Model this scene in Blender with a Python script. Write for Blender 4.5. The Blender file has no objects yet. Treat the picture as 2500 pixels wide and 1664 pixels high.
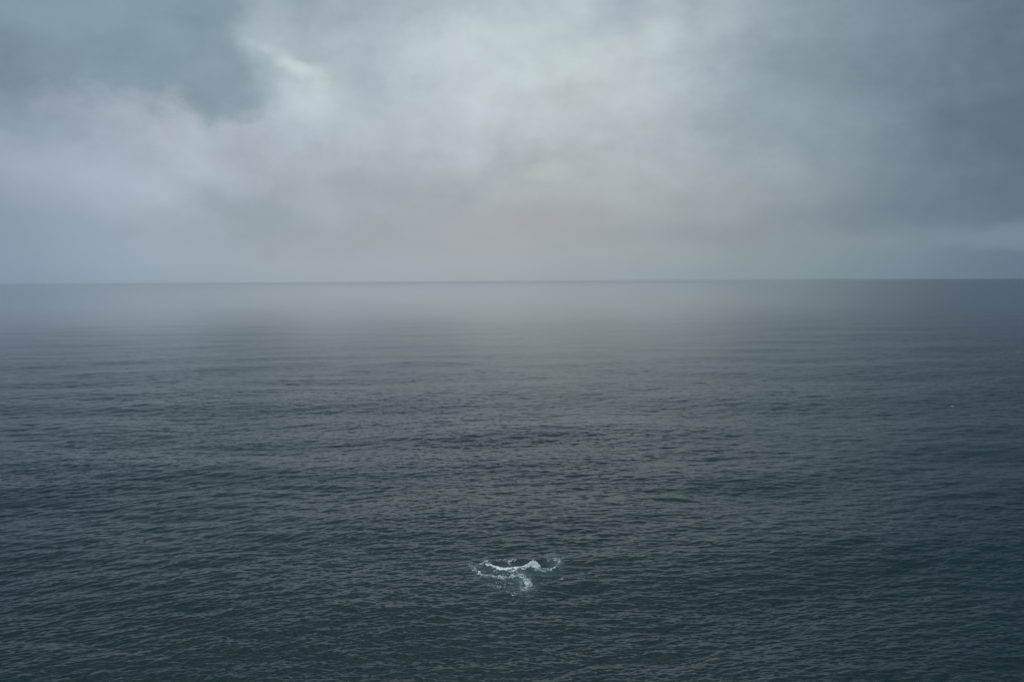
import bpy, math, random
import numpy as np

# ------------------------------------------------------------------ camera, world, sun, exposure
scene = bpy.context.scene
R = math.radians
CAM_H = 60.0
cam_data = bpy.data.cameras.new("camera")
cam_data.sensor_width = 36.0
cam_data.lens = 35.0
cam_data.clip_start = 0.5
cam_data.clip_end = 300000.0
cam = bpy.data.objects.new("camera", cam_data)
scene.collection.objects.link(cam)
cam.location = (0.0, 0.0, CAM_H)
from mathutils import Matrix
PITCH, ROLL = 3.46, -0.34
cam.matrix_world = (Matrix.Translation((0, 0, CAM_H)) @ Matrix.Rotation(R(90 - PITCH), 4, 'X')
                    @ Matrix.Rotation(R(ROLL), 4, 'Z'))
scene.camera = cam

scene.render.engine = 'CYCLES'
scene.cycles.max_bounces = 10
scene.cycles.volume_bounces = 6
scene.cycles.use_denoising = True
scene.view_settings.view_transform = 'Standard'
scene.view_settings.look = 'None'
scene.view_settings.gamma = 1.0
EXPO = 0.0
scene.view_settings.exposure = EXPO
scene.view_settings.use_curve_mapping = False

SUN_EL, SUN_AZ = 66.0, 180.0          # high, hidden behind the overcast
sun_data = bpy.data.lights.new("sun", 'SUN')
sun_data.energy = 1.3
sun_data.angle = R(20)
sun_data.color = (1.0, 0.995, 0.98)
sun = bpy.data.objects.new("sun", sun_data)
scene.collection.objects.link(sun)
sun.rotation_euler = (R(90 - SUN_EL) * -1, 0, R(-SUN_AZ))

world = bpy.data.worlds.new("World")
scene.world = world
world.use_nodes = True
wt = world.node_tree
wt.nodes.clear()


class NT:
    """small helper for wiring maths nodes"""
    def __init__(self, t):
        self.t = t

    def put(self, sock, v):
        if hasattr(v, 'is_output'):
            self.t.links.new(v, sock)
        else:
            sock.default_value = v

    def m(self, op, a, b=0.0, c=None, clamp=False):
        n = self.t.nodes.new('ShaderNodeMath')
        n.operation = op
        n.use_clamp = clamp
        self.put(n.inputs[0], a)
        self.put(n.inputs[1], b)
        if c is not None:
            self.put(n.inputs[2], c)
        return n.outputs[0]

    def v(self, op, a, b=(0, 0, 0)):
        n = self.t.nodes.new('ShaderNodeVectorMath')
        n.operation = op
        self.put(n.inputs[0], a)
        if op == 'SCALE':
            self.put(n.inputs['Scale'], b)
        else:
            self.put(n.inputs[1], b)
        return n.outputs[0]

    def comb(self, x, y, z):
        n = self.t.nodes.new('ShaderNodeCombineXYZ')
        self.put(n.inputs[0], x); self.put(n.inputs[1], y); self.put(n.inputs[2], z)
        return n.outputs[0]

    def sep(self, vec):
        n = self.t.nodes.new('ShaderNodeSeparateXYZ')
        self.put(n.inputs[0], vec)
        return n.outputs

    def noise(self, vec, scale, detail=4.0, rough=0.5, dist=0.0):
        n = self.t.nodes.new('ShaderNodeTexNoise')
        self.put(n.inputs['Vector'], vec)
        n.inputs['Scale'].default_value = scale
        n.inputs['Detail'].default_value = detail
        n.inputs['Roughness'].default_value = rough
        n.inputs['Distortion'].default_value = dist
        return n.outputs['Fac'], n.outputs['Color']

    def mix(self, f, a, b, mode='MIX'):
        n = self.t.nodes.new('ShaderNodeMix')
        n.data_type = 'RGBA'
        n.blend_type = mode
        self.put(n.inputs[0], f)
        self.put(n.inputs[6], a)
        self.put(n.inputs[7], b)
        return n.outputs[2]

    def smooth(self, x, lo, hi):
        n = self.t.nodes.new('ShaderNodeMapRange')
        n.interpolation_type = 'SMOOTHSTEP'
        self.put(n.inputs[0], x)
        n.inputs[1].default_value = lo
        n.inputs[2].default_value = hi
        n.inputs[3].default_value = 0.0
        n.inputs[4].default_value = 1.0
        return n.outputs[0]


def lin(c, k=1.0):
    out = []
    for v in c:
        v = v / 255.0
        out.append((v / 12.92 if v <= 0.04045 else ((v + 0.055) / 1.055) ** 2.4) * k)
    return (out[0], out[1], out[2], 1.0)


K = 10.7 / 2 ** EXPO      # the Background runs at 0.1, so cloud radiances are stored ten times up
w = NT(wt)
tc = wt.nodes.new('ShaderNodeTexCoord')
D = tc.outputs['Generated']
stretch = w.v('MULTIPLY', D, (1.0, 1.0, 1.35))
_, warpA = w.noise(stretch, 3.2, 5.0, 0.55)
_, warpB = w.noise(w.v('ADD', stretch, (7.3, 1.7, 3.1)), 15.0, 7.0, 0.62)
wA = w.sep(warpA); wB = w.sep(warpB)
dx, dy, dz = w.sep(D)
DEG = 180.0 / math.pi
az0 = w.m('MULTIPLY', w.m('ARCTAN2', dx, dy), DEG)
el0 = w.m('MULTIPLY', w.m('ARCSINE', dz), DEG)
# clouds fray: shift the lookup direction by noise, less so near the horizon
amp = w.smooth(el0, 0.0, 9.0)
az = w.m('ADD', az0, w.m('MULTIPLY', w.m('ADD', w.m('MULTIPLY', w.m('SUBTRACT', wA[0], 0.5), 13.0),
                                         w.m('MULTIPLY', w.m('SUBTRACT', wB[0], 0.5), 5.5)),
                          w.m('ADD', w.m('MULTIPLY', amp, 0.75), 0.25)))
el = w.m('ADD', el0, w.m('MULTIPLY', w.m('ADD', w.m('MULTIPLY', w.m('SUBTRACT', wA[1], 0.5), 8.0),
                                         w.m('MULTIPLY', w.m('SUBTRACT', wB[1], 0.5), 4.0)),
                          w.m('ADD', w.m('MULTIPLY', amp, 0.85), 0.10)))

rows = [  # elevation, then (azimuth, sRGB look) along it
    (-0.4, [(-60, (117, 135, 156)), (-28, (124, 141, 161)), (-21, (139, 157, 170)), (-14, (151, 162, 170)), (0, (153, 163, 167)),
            (8, (142, 155, 160)), (15, (128, 144, 149)), (22, (110, 128, 143)), (28, (95, 111, 131)), (70, (92, 106, 120))]),
    (0.6, [(-60, (120, 138, 160)), (-28, (128, 145, 167)), (-21, (145, 163, 176)), (-14, (156, 166, 174)), (0, (158, 167, 171)),
           (8, (146, 158, 163)), (15, (132, 148, 152)), (22, (112, 130, 145)), (28, (96, 112, 132)), (70, (92, 106, 120))]),
    (2.6, [(-60, (120, 138, 160)), (-28, (130, 147, 168)), (-21, (150, 165, 178)), (-14, (152, 163, 171)), (0, (160, 163, 166)),
           (8, (151, 158, 162)), (15, (135, 147, 150)), (22, (115, 133, 145)), (28, (95, 111, 128)), (70, (90, 104, 118))]),
    (5.6, [(-60, (125, 140, 160)), (-28, (142, 156, 176)), (-21, (165, 175, 188)), (-16, (166, 178, 190)), (-9, (158, 167, 173)),
           (2, (170, 176, 179)), (8, (162, 168, 172)), (15, (144, 157, 162)), (22, (115, 132, 144)), (28, (90, 106, 124)), (70, (86, 100, 115))]),
    (8.6, [(-60, (110, 126, 146)), (-28, (132, 149, 166)), (-20, (162, 172, 184)), (-13, (168, 179, 190)), (-6, (174, 185, 192)),
           (2, (178, 187, 191)), (8, (170, 178, 184)), (15, (140, 154, 161)), (22, (110, 128, 139)), (28, (88, 104, 121)), (70, (82, 96, 112))]),
    (11.6, [(-60, (95, 112, 130)), (-28, (114, 132, 150)), (-18, (134, 153, 163)), (-14, (142, 160, 169)), (-11, (172, 184, 192)), (-5, (172, 182, 192)),
            (2, (188, 200, 200)), (8, (180, 190, 194)), (13, (150, 164, 172)), (19, (126, 146, 155)), (28, (84, 101, 119)), (70, (78, 92, 108))]),
    (15.0, [(-60, (85, 102, 120)), (-28, (96, 115, 133)), (-19, (128, 150, 162)), (-14, (136, 156, 167)), (-10, (158, 171, 180)), (-4, (158, 171, 178)),
            (3, (172, 184, 192)), (9, (166, 178, 186)), (15, (136, 153, 163)), (22, (108, 128, 142)), (28, (80, 97, 115)), (70, (74, 88, 104))]),
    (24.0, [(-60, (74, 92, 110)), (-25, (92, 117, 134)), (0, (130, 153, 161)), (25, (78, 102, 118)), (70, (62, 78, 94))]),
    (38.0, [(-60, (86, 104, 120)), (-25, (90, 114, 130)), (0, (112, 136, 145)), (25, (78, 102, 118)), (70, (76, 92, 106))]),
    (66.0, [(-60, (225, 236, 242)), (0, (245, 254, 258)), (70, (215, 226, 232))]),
]


def ramp(pts):
    n = wt.nodes.new('ShaderNodeValToRGB')
    n.color_ramp.interpolation = 'EASE' if len(pts) < 5 else 'B_SPLINE'
    e = n.color_ramp.elements
    full = [(-180, (120, 134, 146))] + pts + [(180, (120, 134, 146))]
    for i, (a, c) in enumerate(full):
        p = (a + 180.0) / 360.0
        if i < 2:
            e[i].position = p
            el_ = e[i]
        else:
            el_ = e.new(p)
        el_.color = lin(c)
    wt.links.new(w.m('MULTIPLY', w.m('ADD', az, 180.0), 1.0 / 360.0), n.inputs[0])
    return n.outputs[0]


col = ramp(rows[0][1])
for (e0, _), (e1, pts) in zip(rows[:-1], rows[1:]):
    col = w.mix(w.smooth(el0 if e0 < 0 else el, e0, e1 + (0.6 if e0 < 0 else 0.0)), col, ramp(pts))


def blob(col, a, e, ra, re, rot, rgb, k, soft=0.6, rag=0.5):
    """a cloud lump or gap: centre, half sizes and tilt in degrees"""
    c, s = math.cos(R(rot)), math.sin(R(rot))
    u = w.m('SUBTRACT', az_f, a)
    v = w.m('SUBTRACT', el_f, e)
    p = w.m('DIVIDE', w.m('ADD', w.m('MULTIPLY', u, c), w.m('MULTIPLY', v, s)), ra)
    q = w.m('DIVIDE', w.m('SUBTRACT', w.m('MULTIPLY', v, c), w.m('MULTIPLY', u, s)), re)
    d = w.m('SQRT', w.m('ADD', w.m('MULTIPLY', p, p), w.m('MULTIPLY', q, q)))
    d = w.m('ADD', d, w.m('MULTIPLY', w.m('SUBTRACT', fray, 0.5), rag * 2.0))
    f = w.m('MULTIPLY', w.m('SUBTRACT', 1.0, w.smooth(d, 1.0 - soft, 1.0 + soft)), k)
    return w.mix(f, col, lin(rgb))


# milder fraying for the individually placed lumps
az_f = w.m('ADD', az0, w.m('MULTIPLY', w.m('SUBTRACT', wB[0], 0.5), 3.0))
el_f = w.m('ADD', el0, w.m('MULTIPLY', w.m('SUBTRACT', wB[1], 0.5), 1.6))
fray, _ = w.noise(w.v('ADD', stretch, (2.2, 9.1, 4.4)), 22.0, 5.0, 0.6)

col = blob(col, -21.5, 14.0, 8.5, 4.2, -4, (126, 148, 160), 0.8, 0.28, 0.7)
col = blob(col, -15.6, 10.9, 2.6, 2.4, 40, (130, 150, 161), 0.8, 0.28, 0.6)
col = blob(col, -26.5, 10.8, 2.6, 1.8, 10, (118, 134, 152), 0.6, 0.8, 0.6)
col = blob(col, -29.0, 11.2, 1.0, 1.6, 0, (160, 173, 188), 0.6, 0.8, 0.5)
col = blob(col, -13.1, 13.0, 1.6, 2.6, 10, (170, 183, 190), 0.7, 0.7, 0.4)
col = blob(col, -11.2, 10.2, 1.9, 1.6, 20, (184, 196, 201), 0.6, 0.8, 0.5)
col = blob(col, -12.1, 11.75, 1.2, 0.36, -27, (202, 213, 210), 0.60, 0.98, 1.3)
col = blob(col, -10.9, 11.1, 0.5, 0.7, 30, (194, 205, 204), 0.42, 0.98, 0.9)
col = blob(col, -26.0, 8.3, 3.4, 0.9, -14, (132, 149, 164), 0.55, 0.8, 0.7)
col = blob(col, -17.5, 6.6, 3.4, 0.7, -35, (176, 187, 199), 0.5, 0.9, 0.7)
col = blob(col, -15.0, 3.7, 3.2, 1.3, -5, (138, 151, 158), 0.6, 0.8, 0.7)
col = blob(col, -7.8, 5.2, 4.8, 1.4, -6, (149, 157, 163), 0.55, 0.9, 0.7)
col = blob(col, 1.2, 12.0, 5.4, 3.0, -8, (186, 198, 199), 0.5, 0.9, 0.6)
col = blob(col, -6.0, 9.0, 3.2, 1.5, 20, (178, 188, 192), 0.4, 0.9, 0.7)
col = blob(col, 3.6, 14.9, 0.8, 0.9, 20, (186, 198, 204), 0.45, 0.9, 0.4)
col = blob(col, 8.1, 14.2, 1.0, 1.9, -10, (188, 200, 202), 0.55, 0.9, 0.4)
col = blob(col, 5.6, 14.3, 2.2, 0.6, 20, (160, 173, 184), 0.5, 0.9, 0.5)
col = blob(col, 16.5, 11.0, 4.6, 3.2, 10, (128, 147, 158), 0.55, 0.8, 0.6)
col = blob(col, 2.1, 6.15, 1.5, 0.5, 0, (180, 187, 188), 0.6, 0.6, 0.6)
col = blob(col, 1.0, 3.6, 5.0, 1.0, 0, (161, 163, 168), 0.4, 0.9, 0.5)
col = blob(col, 26.0, 3.6, 8.0, 0.8, 0, (98, 114, 132), 0.5, 0.9, 0.5)
col = blob(col, 14.5, 2.3, 9.0, 0.5, -2, (132, 145, 151), 0.35, 0.9, 0.5)
col = blob(col, 26.2, 2.1, 2.7, 0.65, -3, (118, 134, 152), 0.7, 0.6, 0.6)
col = blob(col, 30.5, 1.9, 2.0, 0.40, -3, (118, 134, 152), 0.6, 0.6, 0.6)

# fine mottling of the cloud
mot, _ = w.noise(stretch, 11.0, 7.0, 0.6, 0.15)
mot2, _ = w.noise(w.v('MULTIPLY', D, (1, 1, 4.0)), 5.0, 5.0, 0.5)
gain = w.m('ADD', w.m('MULTIPLY', w.m('SUBTRACT', mot, 0.5), 0.55), w.m('MULTIPLY', w.m('SUBTRACT', mot2, 0.5), 0.34))
gain = w.m('ADD', 1.0, w.m('MULTIPLY', gain, w.m('ADD', w.m('MULTIPLY', amp, 0.8), 0.2)))
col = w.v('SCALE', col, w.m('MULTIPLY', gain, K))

sky = wt.nodes.new('ShaderNodeTexSky')
sky.sky_type = 'NISHITA'
sky.sun_disc = False
sky.sun_elevation = R(SUN_EL)
sky.sun_rotation = R(SUN_AZ)
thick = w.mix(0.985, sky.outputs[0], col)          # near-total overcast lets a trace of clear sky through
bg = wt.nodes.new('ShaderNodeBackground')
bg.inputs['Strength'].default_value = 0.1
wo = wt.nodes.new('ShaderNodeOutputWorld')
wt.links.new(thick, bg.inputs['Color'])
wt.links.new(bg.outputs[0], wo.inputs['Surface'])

# ------------------------------------------------------------------ the sea: summed wave fields
rng = np.random.default_rng(11)


def wave_tile(L, N, lmin, lmax, slope, direction, power, pitch=0.0):
    """a periodic wave height field with its sideways (crest-sharpening) shift"""
    k1 = np.fft.fftfreq(N, L / N) * 2 * np.pi
    kx, ky = np.meshgrid(k1, k1, indexing='ij')
    k = np.hypot(kx, ky)
    k[0, 0] = 1.0
    kl, kh = 2 * np.pi / lmax, 2 * np.pi / lmin
    lk = np.log(k)
    band = 1 / (1 + np.exp(-(lk - math.log(kl)) * 9)) / (1 + np.exp((lk - math.log(kh)) * 9))
    band[k < kl * 0.55] = 0
    band[k > kh * 1.5] = 0
    band[0, 0] = 0
    c = (kx * math.cos(direction) + ky * math.sin(direction)) / k
    spread = np.abs(c) ** power + 0.03
    amp_ = k ** (-2.0 + pitch) * band * spread
    h = amp_ * (rng.standard_normal((N, N)) + 1j * rng.standard_normal((N, N)))
    hz = np.fft.ifft2(h).real
    sx = np.fft.ifft2(1j * kx * h).real
    sy = np.fft.ifft2(1j * ky * h).real
    s = slope / math.sqrt((sx ** 2 + sy ** 2).mean())
    ddx = np.fft.ifft2(-1j * kx / k * h).real
    ddy = np.fft.ifft2(-1j * ky / k * h).real
    return (L, N, np.stack([ddx * s, ddy * s, hz * s], -1).astype(np.float32))


def sample(tile, x, y, rot):
    L, N, f = tile
    c, s = math.cos(rot), math.sin(rot)
    u = (x * c + y * s) * (N / L)
    v = (-x * s + y * c) * (N / L)
    iu = np.floor(u); iv = np.floor(v)
    fu = (u - iu).astype(np.float32)[:, None]; fv = (v - iv).astype(np.float32)[:, None]
    iu = iu.astype(np.int64) % N; iv = iv.astype(np.int64) % N
    ju = (iu + 1) % N; jv = (iv + 1) % N
    o = ((f[iu, iv] * (1 - fu) + f[ju, iv] * fu) * (1 - fv) + (f[iu, jv] * (1 - fu) + f[ju, jv] * fu) * fv)
    X = o[:, 0] * c - o[:, 1] * s
    Y = o[:, 0] * s + o[:, 1] * c
    return X, Y, o[:, 2]


WIND = R(90 + 14)     # waves run nearly straight in
tiles = [  # tile, rotation, fade-out distance, chop
    (wave_tile(2900.0, 2048, 38.0, 230.0, 0.040, WIND, 2, 0.3), 0.0, 60000.0, 0.7),
    (wave_tile(421.0, 1024, 4.0, 18.0, 0.055, WIND - 0.35, 1.6), 0.35, 9000.0, 0.8),
    (wave_tile(127.0, 1024, 1.5, 5.0, 0.095, WIND + 0.2, 2.5), -0.2, 2600.0, 0.9),
    (wave_tile(37.0, 512, 0.6, 1.8, 0.145, WIND - 0.1, 3), 0.1, 900.0, 0.9),
]

# ---- the break over the shoal: plan curves in metres (x, y, strength, half width)
FX, FY = 0.0, 206.0        # shoal centre
VS = 0.285                 # plan depth is measured at this scale when comparing with width


def plan(pts):
    return [(a, b) for a, b in pts]


streaks = {
    'crest': ([(-4.22, 210.6), (-3.05, 208.6), (-1.76, 206.6), (-0.22, 205.9), (1.45, 206.6), (2.75, 207.8), (4.05, 209.2), (5.1, 209.8)], 1.6, 0.42),
    'right_arm': ([(5.1, 207.4), (6.4, 206.6), (7.9, 206.8), (9.2, 207.8), (10.1, 209.0), (10.9, 211.4), (11.2, 213.9), (10.2, 215.0), (9.1, 214.4)], 1.0, 0.30),
    'outer_arc': ([(-7.8, 211.0), (-6.9, 208.9), (-6.2, 206.3), (-5.2, 204.3), (-3.9, 203.3), (-2.5, 202.6), (-1.0, 202.0), (0.4, 202.2), (1.9, 203.5), (3.1, 205.8)], 1.0, 0.36),
    'tail': ([(2.0, 204.6), (2.7, 203.4), (3.3, 201.3), (4.0, 199.4), (4.5, 198.3), (3.5, 196.8), (2.6, 196.1)], 1.15, 0.70),
    'left_rim': ([(-6.0, 211.8), (-5.2, 212.7), (-4.4, 213.7), (-3.9, 212.3), (-4.2, 210.6)], 1.05, 0.30),
    'back_rim': ([(-2.8, 214.6), (-0.9, 214.8), (0.2, 213.9), (1.4, 214.6), (2.2, 214.7)], 0.9, 0.16),
    'runnel': ([(0.2, 213.9), (0.4, 212.7), (1.1, 212.0), (1.4, 210.3)], 1.15, 0.09),
    'low_lace': ([(-1.5, 199.6), (-0.2, 199.9), (0.5, 198.6)], 0.55, 0.4),
    'trailing_lace': ([(-4.4, 197.6), (-2.6, 197.2), (-0.8, 196.8), (0.0, 193.6), (1.4, 193.0), (2.4, 193.9), (3.2, 195.4)], 0.66, 0.45),
}


SHX, SHY = -1.4, -4.0
streaks = {k_: ([(a + SHX, c + SHY) for a, c in v_[0]], v_[1], v_[2]) for k_, v_ in streaks.items()}


def seg_dist(px, py, pts):
    best = np.full(px.shape, 1e9, dtype=np.float64)
    ww = np.zeros(px.shape)
    n = len(pts) - 1
    for i in range(n):
        ax, ay = pts[i][0], pts[i][1] * VS
        bx, by = pts[i + 1][0], pts[i + 1][1] * VS
        vx, vy = bx - ax, by - ay
        t = np.clip(((px - ax) * vx + (py - ay) * vy) / (vx * vx + vy * vy + 1e-9), 0, 1)
        d = np.hypot(px - ax - t * vx, py - ay - t * vy)
        m_ = d < best
        best = np.where(m_, d, best)
        ww = np.where(m_, (i + t) / n, ww)
    return best, ww


def local_height(x, y):
    """rise and hollow of the water where the swell breaks over the rock"""
    x = x - SHX; y = y - SHY
    px, py = x + SHX, (y + SHY) * VS
    m_ = (np.abs(x - 1.5) < 22) & (np.abs(y - 206) < 30)
    out = np.zeros(x.shape)
    if not m_.any():
        return out
    a, b = px[m_], py[m_]
    d, _ = seg_dist(a, b, streaks['crest'][0])
    z = 0.55 * np.exp(-(d / 0.7) ** 2)
    d, _ = seg_dist(a, b, streaks['right_arm'][0][:6])
    z += 0.35 * np.exp(-(d / 0.7) ** 2)
    a = a - SHX; b = b - SHY * VS
    z -= 0.95 * np.exp(-((a + 0.0) / 3.6) ** 2 - ((b - 211.2 * VS) / 0.62) ** 2)
    z -= 0.75 * np.exp(-((a - 7.6) / 2.4) ** 2 - ((b - 211.2 * VS) / 0.55) ** 2)
    z += 0.5 * np.exp(-((a - 5.6) / 1.2) ** 2 - ((b - 208.6 * VS) / 0.4) ** 2)
    z += 0.25 * np.exp(-((a - 1.5) / 7.5) ** 2 - ((b - 204.0 * VS) / 1.6) ** 2)
    out[m_] = z
    return out


def aeration(x, y):
    out = np.zeros(x.shape)
    m_ = (np.abs(x - 1.5) < 22) & (np.abs(y - 206) < 34)
    a, b = x[m_], y[m_] * VS
    z = 0.75 * np.exp(-((a - 1.5) / 2.6) ** 2 - ((b - 197.0 * VS) / 1.7) ** 2)
    z = np.maximum(z, 0.45 * np.exp(-((a + 1.1) / 3.2) ** 2 - ((b - 207.0 * VS) / 0.7) ** 2))
    for k_, wd, am in (('crest', 1.0, 0.8), ('outer_arc', 0.9, 0.4), ('right_arm', 1.1, 0.55), ('tail', 1.2, 0.6)):
        d, _ = seg_dist(a, b, streaks[k_][0])
        z = np.maximum(z, am * np.exp(-(d / wd) ** 2))
    out[m_] = z
    return out


def ruffle(x, y):
    """1 where the wind roughens the water, near 0 on the calm water far out; the wind still reaches the right"""
    r = np.hypot(x, y)
    a = np.degrees(np.arctan2(x, y))
    lr = np.log(np.maximum(r, 1.0)) + 0.10 * np.sin(a * 0.21 + 1.0) + 0.07 * np.sin(a * 0.63 + r / 900.0) \
        + 0.10 * np.sin(x / 310.0 + 1.4 * np.sin(y / 420.0)) * np.sin(y / 370.0 + np.sin(x / 540.0))
    f = np.clip((lr - math.log(RUF0)) / (math.log(RUF1) - math.log(RUF0)), 0, 1)
    f = f * f * (3 - 2 * f)
    g = np.clip((a - 7.0) / 17.0, 0, 1)
    g = g * g * (3 - 2 * g)
    l_ = np.clip((-a - 10.0) / 17.0, 0, 1) * 0.35
    return 1 - f * (0.985 - 0.74 * g - l_)


RUF0, RUF1 = 620.0, 3100.0


def surface(x, y, offset=0.0):
    r = np.hypot(x, y)
    X = x.astype(np.float64).copy(); Y = y.astype(np.float64).copy(); Z = np.zeros(x.shape)
    ruf = ruffle(x, y)
    # gusts: patches of rougher and smoother water
    g = 1.0 + 0.22 * np.sin(x / 61.0 + 1.3 * np.sin(y / 83.0)) * np.sin(y / 97.0 + 1.1 * np.sin(x / 71.0) + 0.7)
    for i, (tile, rot, fade, chop) in enumerate(tiles):
        f = np.clip(1.5 - r / fade, 0, 1)
        m_ = f > 0
        if not m_.any():
            continue
        if i < 2:
            a, b, c = sample(tile, x[m_], y[m_], rot)
        else:      # the chop bends round: it runs more aslant on the left than on the right
            wl = 1 / (1 + np.exp(np.clip((x[m_] + 30 - 0.0 * y[m_]) / 14.0, -30, 30)))
            p1 = sample(tile, x[m_], y[m_], rot + R(24))
            p2 = sample(tile, x[m_] + 53.0, y[m_] + 71.0, rot - R(12))
            q1, q2 = np.sqrt(wl), np.sqrt(1 - wl)
            a, b, c = (u_ * q1 + v_ * q2 for u_, v_ in zip(p1, p2))
        fg = f[m_] * (g[m_] if i > 1 else 1.0) * (ruf[m_] ** 1.6 / (1 + (r[m_] / 1000.0) ** 2) if i == 0 else ruf[m_])
        X[m_] += a * fg * chop
        Y[m_] += b * fg * chop
        Z[m_] += c * fg
    Z += local_height(x, y) + offset
    return X, Y, Z


def make_mesh(name, co, quads, mat, parent=None, smooth=True, thick=None):
    me = bpy.data.meshes.new(name)
    me.vertices.add(len(co))
    me.vertices.foreach_set('co', co.astype(np.float32).ravel())
    nq = len(quads)
    me.loops.add(nq * 4)
    me.loops.foreach_set('vertex_index', quads.astype(np.int32).ravel())
    me.polygons.add(nq)
    me.polygons.foreach_set('loop_start', np.arange(0, nq * 4, 4, dtype=np.int32))
    me.update(calc_edges=True)
    me.polygons.foreach_set('use_smooth', np.full(nq, smooth, dtype=bool))
    me.materials.append(mat)
    o = bpy.data.objects.new(name, me)
    scene.collection.objects.link(o)
    if parent is not None:
        o.parent = parent
        o.matrix_parent_inverse = parent.matrix_world.inverted()
    if thick is not None:
        a_ = me.attributes.new('thickness', 'FLOAT', 'POINT')
        a_.data.foreach_set('value', (np.zeros(len(co)) + thick).astype(np.float32))
    return o


def new_mat(name):
    m_ = bpy.data.materials.new(name)
    m_.use_nodes = True
    return m_, NT(m_.node_tree), m_.node_tree.nodes['Principled BSDF']


# ---- water material
water, n, b = new_mat('sea_water')
geo = water.node_tree.nodes.new('ShaderNodeNewGeometry')
P = geo.outputs['Position']
rot_ = water.node_tree.nodes.new('ShaderNodeVectorRotate')
rot_.rotation_type = 'Z_AXIS'
water.node_tree.links.new(P, rot_.inputs['Vector'])
rot_.inputs['Angle'].default_value = R(-10)
Q = n.v('MULTIPLY', rot_.outputs[0], (0.55, 1.0, 0.0))


def ripple(scale, eps, detail, off):
    q = n.v('ADD', Q, off)
    a, _ = n.noise(q, scale, detail, 0.62)
    bx, _ = n.noise(n.v('ADD', q, (eps, 0, 0)), scale, detail, 0.62)
    by, _ = n.noise(n.v('ADD', q, (0, eps, 0)), scale, detail, 0.62)
    return n.m('DIVIDE', n.m('SUBTRACT', a, bx), eps), n.m('DIVIDE', n.m('SUBTRACT', a, by), eps)


s1x, s1y = ripple(1.6, 0.06, 3.0, (0, 0, 0))       # hand-sized to metre ripples
s2x, s2y = ripple(0.30, 0.30, 2.5, (31.0, 17.0, 0))  # short chop
RA, RB = 0.09, 0.34
sx = n.m('ADD', n.m('MULTIPLY', s1x, RA * 0.55), n.m('MULTIPLY', s2x, RB * 0.55))
sy = n.m('ADD', n.m('MULTIPLY', s1y, RA), n.m('MULTIPLY', s2y, RB))
ruf_n = water.node_tree.nodes.new('ShaderNodeAttribute')
ruf_n.attribute_name = 'ruffle'
Nn = n.v('NORMALIZE', n.v('ADD', geo.outputs['Normal'], n.v('SCALE', n.comb(sx, sy, 0.0), ruf_n.outputs['Fac'])))
water.node_tree.links.new(Nn, b.inputs['Normal'])
att = water.node_tree.nodes.new('ShaderNodeAttribute')
att.attribute_name = 'aeration'
cvar, _ = n.noise(P, 0.004, 3.0, 0.5)
deep = n.mix(n.smooth(cvar, 0.35, 0.65), (0.003, 0.018, 0.019, 1), (0.003, 0.016, 0.022, 1))
water.node_tree.links.new(n.mix(att.outputs['Fac'], deep, (0.055, 0.115, 0.12, 1)), b.inputs['Base Color'])
water.node_tree.links.new(n.m('ADD', n.m('MULTIPLY', ruf_n.outputs['Fac'], 0.17), 0.03), b.inputs['Roughness'])
b.inputs['IOR'].default_value = 1.333

# ---- foam material
foam, n, b = new_mat('white_foam')
fn, _ = n.noise(n.t.nodes.new('ShaderNodeNewGeometry').outputs['Position'], 5.0, 4.0, 0.6)
thick_n = n.t.nodes.new('ShaderNodeAttribute')
thick_n.attribute_name = 'thickness'
full = n.mix(fn, (0.62, 0.69, 0.69, 1), (0.84, 0.87, 0.87, 1))
n.t.links.new(n.mix(thick_n.outputs['Fac'], (0.06, 0.13, 0.14, 1), full), b.inputs['Base Color'])
b.inputs['Roughness'].default_value = 0.7
b.inputs['Specular IOR Level'].default_value = 0.3

# ---- the sheet: fine ahead, coarse elsewhere, closed round the whole circle
TH = 34.0
NTH = 2100
th_f = np.linspace(-TH, TH, NTH)
th_c = np.concatenate([np.linspace(TH, 360 - TH, 70)[1:-1]])
th = np.radians(np.concatenate([th_f, th_c]))
kk = 6.2e-6
rs = [2.0, 8, 16, 26, 38, 52, 66, 80, 92, 102, 110]
r = 116.0
while r < 70000:
    rs.append(r)
    r += max(0.14, min(kk * r * r, 0.12 * r))
rs = np.array(rs)
NR, NA = len(rs), len(th)
RR, TT = np.meshgrid(rs, th, indexing='ij')
x = (RR * np.sin(TT)).ravel(); y = (RR * np.cos(TT)).ravel()
print('sea grid', NR, NA, NR * NA)
ch = 400000
co = np.empty((len(x), 3), dtype=np.float32)
for i in range(0, len(x), ch):
    X, Y, Z = surface(x[i:i + ch], y[i:i + ch])
    co[i:i + ch, 0] = X; co[i:i + ch, 1] = Y; co[i:i + ch, 2] = Z
ia, ja = np.meshgrid(np.arange(NR - 1), np.arange(NA), indexing='ij')
jb = (ja + 1) % NA
quads = np.stack([ia * NA + ja, ia * NA + jb, (ia + 1) * NA + jb, (ia + 1) * NA + ja], -1).reshape(-1, 4)[:, ::-1]
sea = make_mesh('sea', co, quads, water)
sea['kind'] = 'structure'
av = sea.data.attributes.new('aeration', 'FLOAT', 'POINT')
ae = np.zeros(len(x), dtype=np.float32)
sel = (np.abs(x - 1.5) < 22) & (np.abs(y - 206) < 34)
ae[sel] = aeration(x[sel], y[sel])
av.data.foreach_set('value', ae)
rv = sea.data.attributes.new('ruffle', 'FLOAT', 'POINT')
rv.data.foreach_set('value', ruffle(x, y).astype(np.float32))
del co, quads, RR, TT, ia, ja, jb


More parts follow.
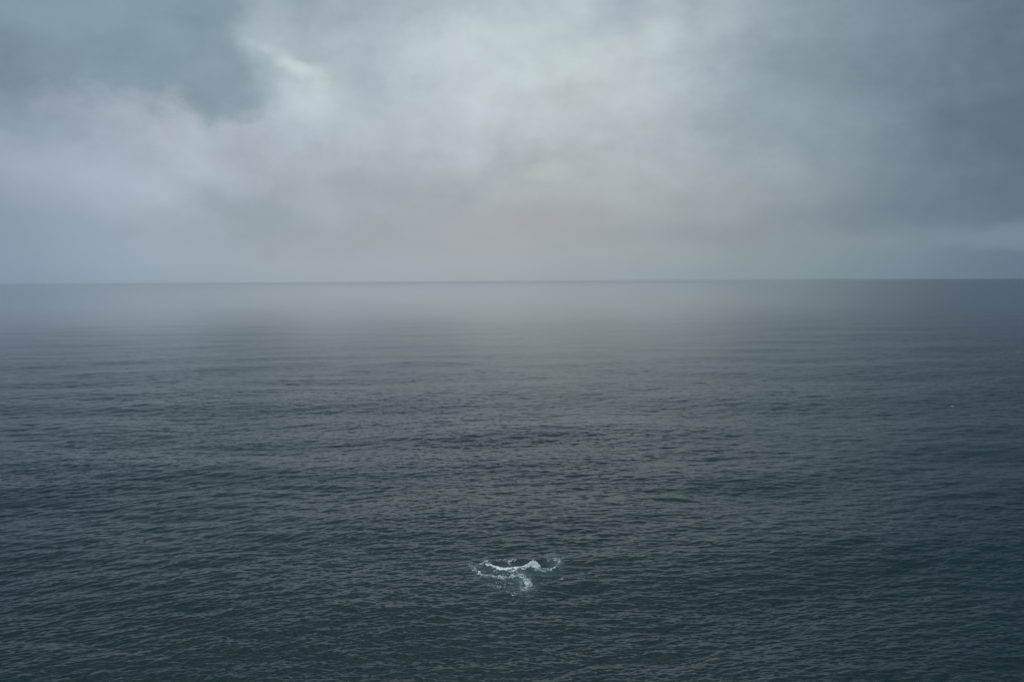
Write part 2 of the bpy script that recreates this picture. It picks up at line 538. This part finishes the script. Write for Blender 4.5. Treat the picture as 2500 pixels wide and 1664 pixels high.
# ------------------------------------------------------------------ foam
def rnd_field(N, M, cell, scale, seed, p=2.0):
    """smooth random field, unit variance; features about `scale` metres"""
    g = np.random.default_rng(seed)
    kx = np.fft.fftfreq(N, cell)[:, None]
    ky = np.fft.fftfreq(M, cell)[None, :]
    k = np.hypot(kx, ky) * scale
    f = np.fft.ifft2(np.fft.fft2(g.standard_normal((N, M))) * np.exp(-(k * 0.8) ** p) * (k + 0.15)).real
    return f / f.std()


CELL = 0.05
X0, X1, Y0, Y1 = -12.0, 15.0, 184.0, 216.0
fx = np.arange(X0, X1, CELL)
fy = np.arange(Y0, Y1, CELL * 1.4)
NX, NY = len(fx), len(fy)
GX, GY = np.meshgrid(fx, fy, indexing='ij')
ridge = np.maximum(1 - np.abs(rnd_field(NX, NY, CELL, 1.1, 3)) * 1.3, 1 - np.abs(rnd_field(NX, NY, CELL, 0.55, 4)) * 1.7)
fine = rnd_field(NX, NY, CELL, 0.28, 5)
broad = rnd_field(NX, NY, CELL, 2.2, 6)
gx, gy = GX.ravel(), GY.ravel()
# wobble the lookup so the streaks do not run clean
wob1 = rnd_field(NX, NY, CELL, 1.6, 7).ravel() * 0.16
wob2 = rnd_field(NX, NY, CELL, 1.6, 8).ravel() * 0.12
CX, CY, CZ = surface(gx, gy, 0.07)
grid_co = np.stack([CX, CY, CZ], -1)


def foam_faces(mask):
    m_ = mask.reshape(NX, NY)[:-1, :-1]
    i, j = np.nonzero(m_)
    q = np.stack([i * NY + j, (i + 1) * NY + j, (i + 1) * NY + j + 1, i * NY + j + 1], -1)
    u, inv = np.unique(q, return_inverse=True)
    return grid_co[u], inv.reshape(q.shape), u


wave = bpy.data.objects.new('breaking_wave', None)
scene.collection.objects.link(wave)
wave.location = (1.0, 202.0, 0.0)
wave['label'] = 'white wave curling and breaking with swirling foam on the dark open sea'
wave['category'] = 'wave'
bpy.context.view_layer.update()

names = {'crest': 'foam_crest', 'right_arm': 'foam_arm', 'outer_arc': 'foam_arc', 'tail': 'foam_tail', 'left_rim': 'foam_rim',
         'back_rim': 'foam_rim', 'runnel': 'foam_runnel', 'low_lace': 'foam_lace', 'trailing_lace': 'trailing_foam'}
taken = np.zeros(len(gx), dtype=bool)
for key, (pts, stren, wid) in streaks.items():
    d, t = seg_dist(gx + wob1, gy * VS + wob2, pts)
    core = stren * np.exp(-(d / wid) ** 2) * (0.72 + 0.28 * np.clip(np.sin(np.pi * np.clip(t, 0.02, 0.98)) * 2, 0, 1))
    solid = 0.55 if key == 'crest' else 0.15
    val = 0.86 * core + (0.50 * (ridge.ravel() - 0.52) + 0.20 * fine.ravel() + 0.08 * broad.ravel()) * (1.25 - solid)
    mask = (val > 0.56) & (core > 0.10) & ~taken
    taken |= mask
    v_, q_, u_ = foam_faces(mask)
    if len(q_):
        make_mesh(names[key], v_, q_, foam, wave, thick=np.clip((val[u_] - 0.56) / (0.50 if key == 'crest' else 0.68), 0, 1))

# scattered flecks of foam round the break
sc_ = 0.55 * np.exp(-((gx - 0.5) / 8.5) ** 2 - ((gy - 201.5) * VS / 2.7) ** 2)
mask = (sc_ + 0.22 * (ridge.ravel() - 0.55) + 0.12 * fine.ravel() + 0.10 * broad.ravel() > 0.80) & ~taken
v_, q_, _ = foam_faces(mask)
fl = make_mesh('foam_flecks', v_, q_, foam, wave, thick=0.45)
fl['kind'] = 'stuff'
for part in wave.children:
    if part.name.startswith(('foam_lace', 'trailing_foam')):
        part['kind'] = 'stuff'

# the tumbling head of white water: a lumpy hump with a ragged top
NU, NV = 150, 110
uu, vv = np.meshgrid(np.linspace(-1, 1, NU), np.linspace(-1, 1, NV), indexing='ij')
n1 = rnd_field(NU, NV, 2.0 / NU, 0.30, 21)
n2 = rnd_field(NU, NV, 2.0 / NU, 0.12, 22)
n3 = rnd_field(NU, NV, 2.0 / NU, 0.06, 23)
rad = np.sqrt(uu ** 2 + vv ** 2) + 0.10 * n1
lobes = [(-0.80, 0.10, 0.34, 0.55, 0.40), (-0.38, 0.15, 0.36, 0.60, 0.66), (0.02, 0.0, 0.36, 0.60, 0.80),
         (0.38, -0.05, 0.34, 0.62, 0.86), (0.66, -0.15, 0.26, 0.50, 0.66), (0.25, -0.55, 0.45, 0.36, 0.45)]
hump = np.zeros((NU, NV))
for lu, lv, ru, rv, lh in lobes:
    q_ = 1 - ((uu - lu) / ru) ** 2 - ((vv - lv) / rv) ** 2 - 0.22 * n1
    hump = np.maximum(hump, lh * np.sqrt(np.clip(q_, 0, 1)))
hx = 5.3 + SHX + uu * 1.75
hy = 208.6 + SHY + vv * 2.0 + 0.4 * uu
sX, sY, sZ = surface(hx.ravel(), hy.ravel(), 0.0)
hz = sZ.reshape(NU, NV) - 0.12 + hump * (0.78 + 0.20 * n1 + 0.17 * n2 + 0.10 * n3)
hc = np.stack([sX + (0.05 * n2).ravel(), sY + (0.06 * n3).ravel(), hz.ravel()], -1)
i, j = np.meshgrid(np.arange(NU - 1), np.arange(NV - 1), indexing='ij')
keep = (hump[:-1, :-1] > 0.05)
i, j = i[keep], j[keep]
q = np.stack([i * NV + j, (i + 1) * NV + j, (i + 1) * NV + j + 1, i * NV + j + 1], -1)
u, inv = np.unique(q, return_inverse=True)
make_mesh('white_water', hc[u], inv.reshape(q.shape), foam, wave, thick=1.0)


# small whitecaps far apart on the open sea
def whitecap(x0, y0, length, tilt, seed, label):
    g = np.random.default_rng(seed)
    NL, NW = 60, 16
    s_, t_ = np.meshgrid(np.linspace(-1, 1, NL), np.linspace(-1, 1, NW), indexing='ij')
    nn = rnd_field(NL, NW, 2.0 / NL, 0.25, seed)
    wdt = length * 0.28 * np.sqrt(np.clip(1 - s_ ** 2, 0, 1)) * (1 + 0.25 * nn)
    c, s = math.cos(R(tilt)), math.sin(R(tilt))
    a = s_ * length / 2
    bb = t_ * wdt + 0.12 * length * s_ ** 2
    X, Y = x0 + a * c - bb * s, y0 + a * s + bb * c
    SX, SY, SZ = surface(X.ravel(), Y.ravel(), 0.05)
    z = SZ.reshape(NL, NW) + np.clip(1 - t_ ** 2, 0, 1) ** 0.6 * np.clip(1 - s_ ** 2, 0, 1) * (0.10 * length ** 0.5 + 0.04 * nn)
    cc = np.stack([SX, SY, z.ravel()], -1)
    i, j = np.meshgrid(np.arange(NL - 1), np.arange(NW - 1), indexing='ij')
    kp = (1 - s_ ** 2 - 0.8 * t_ ** 2 + 0.45 * nn > 0.25)[:-1, :-1]
    i, j = i[kp], j[kp]
    q = np.stack([i * NW + j, (i + 1) * NW + j, (i + 1) * NW + j + 1, i * NW + j + 1], -1)
    u, inv = np.unique(q, return_inverse=True)
    cc, q = cc[u], inv.reshape(q.shape)
    o = make_mesh('whitecap', cc, q, foam, thick=0.38)
    o['label'] = label
    o['category'] = 'whitecap'
    o['group'] = 'small whitecaps scattered on the open sea'
    return o


CAPS = [   # x, y on the sea in metres, length, tilt, label
    (16.3, 261.6, 0.9, -35, 'tiny white fleck of a breaking ripple just beyond the big foaming wave'),
    (39.6, 330.8, 1.3, -10, 'faint short whitecap on dark water in the middle distance, right of centre'),
    (206.7, 465.0, 2.4, -30, 'small slanting whitecap catching light on the dark water far out on the right'),
    (-43.5, 557.5, 1.8, 0, 'tiny pale whitecap on the mid-sea, left of centre'),
    (-266.4, 762.9, 2.6, 5, 'small bright whitecap far out on the left below the mist'),
    (408.1, 799.3, 1.9, 15, 'faint whitecap at the far right edge of the picture'),
    (378.2, 758.2, 1.6, 0, 'faint whitecap close inside the far right one'),
    (5.9, 197.3, 0.45, 10, 'short white fleck on the water just right of the foaming wave'),
    (9.5, 197.8, 1.1, 12, 'broken lacy white fleck farthest right of the foaming wave'),
]
for k_, cap in enumerate(CAPS):
    whitecap(cap[0], cap[1], cap[2], cap[3], 40 + k_, cap[4])

# ------------------------------------------------------------------ haze over the water
hz_me = bpy.data.meshes.new('haze')
S, T0, T1 = 62000.0, -8.0, 61.5
vs = [(-S, -S, T0), (S, -S, T0), (S, S, T0), (-S, S, T0), (-S, -S, T1), (S, -S, T1), (S, S, T1), (-S, S, T1)]
hz_me.from_pydata(vs, [], [(0, 3, 2, 1), (4, 5, 6, 7), (0, 1, 5, 4), (1, 2, 6, 5), (2, 3, 7, 6), (3, 0, 4, 7)])
haze = bpy.data.objects.new('haze', hz_me)
scene.collection.objects.link(haze)
haze['kind'] = 'stuff'
hm = bpy.data.materials.new('sea_mist')
hm.use_nodes = True
hm.node_tree.nodes.clear()
pv = hm.node_tree.nodes.new('ShaderNodeVolumePrincipled')
pv.inputs['Color'].default_value = (0.975, 0.99, 1.0, 1)
pv.inputs['Density'].default_value = 0.000009
pv.inputs['Anisotropy'].default_value = 0.88
mo = hm.node_tree.nodes.new('ShaderNodeOutputMaterial')
hm.node_tree.links.new(pv.outputs[0], mo.inputs['Volume'])
hz_me.materials.append(hm)
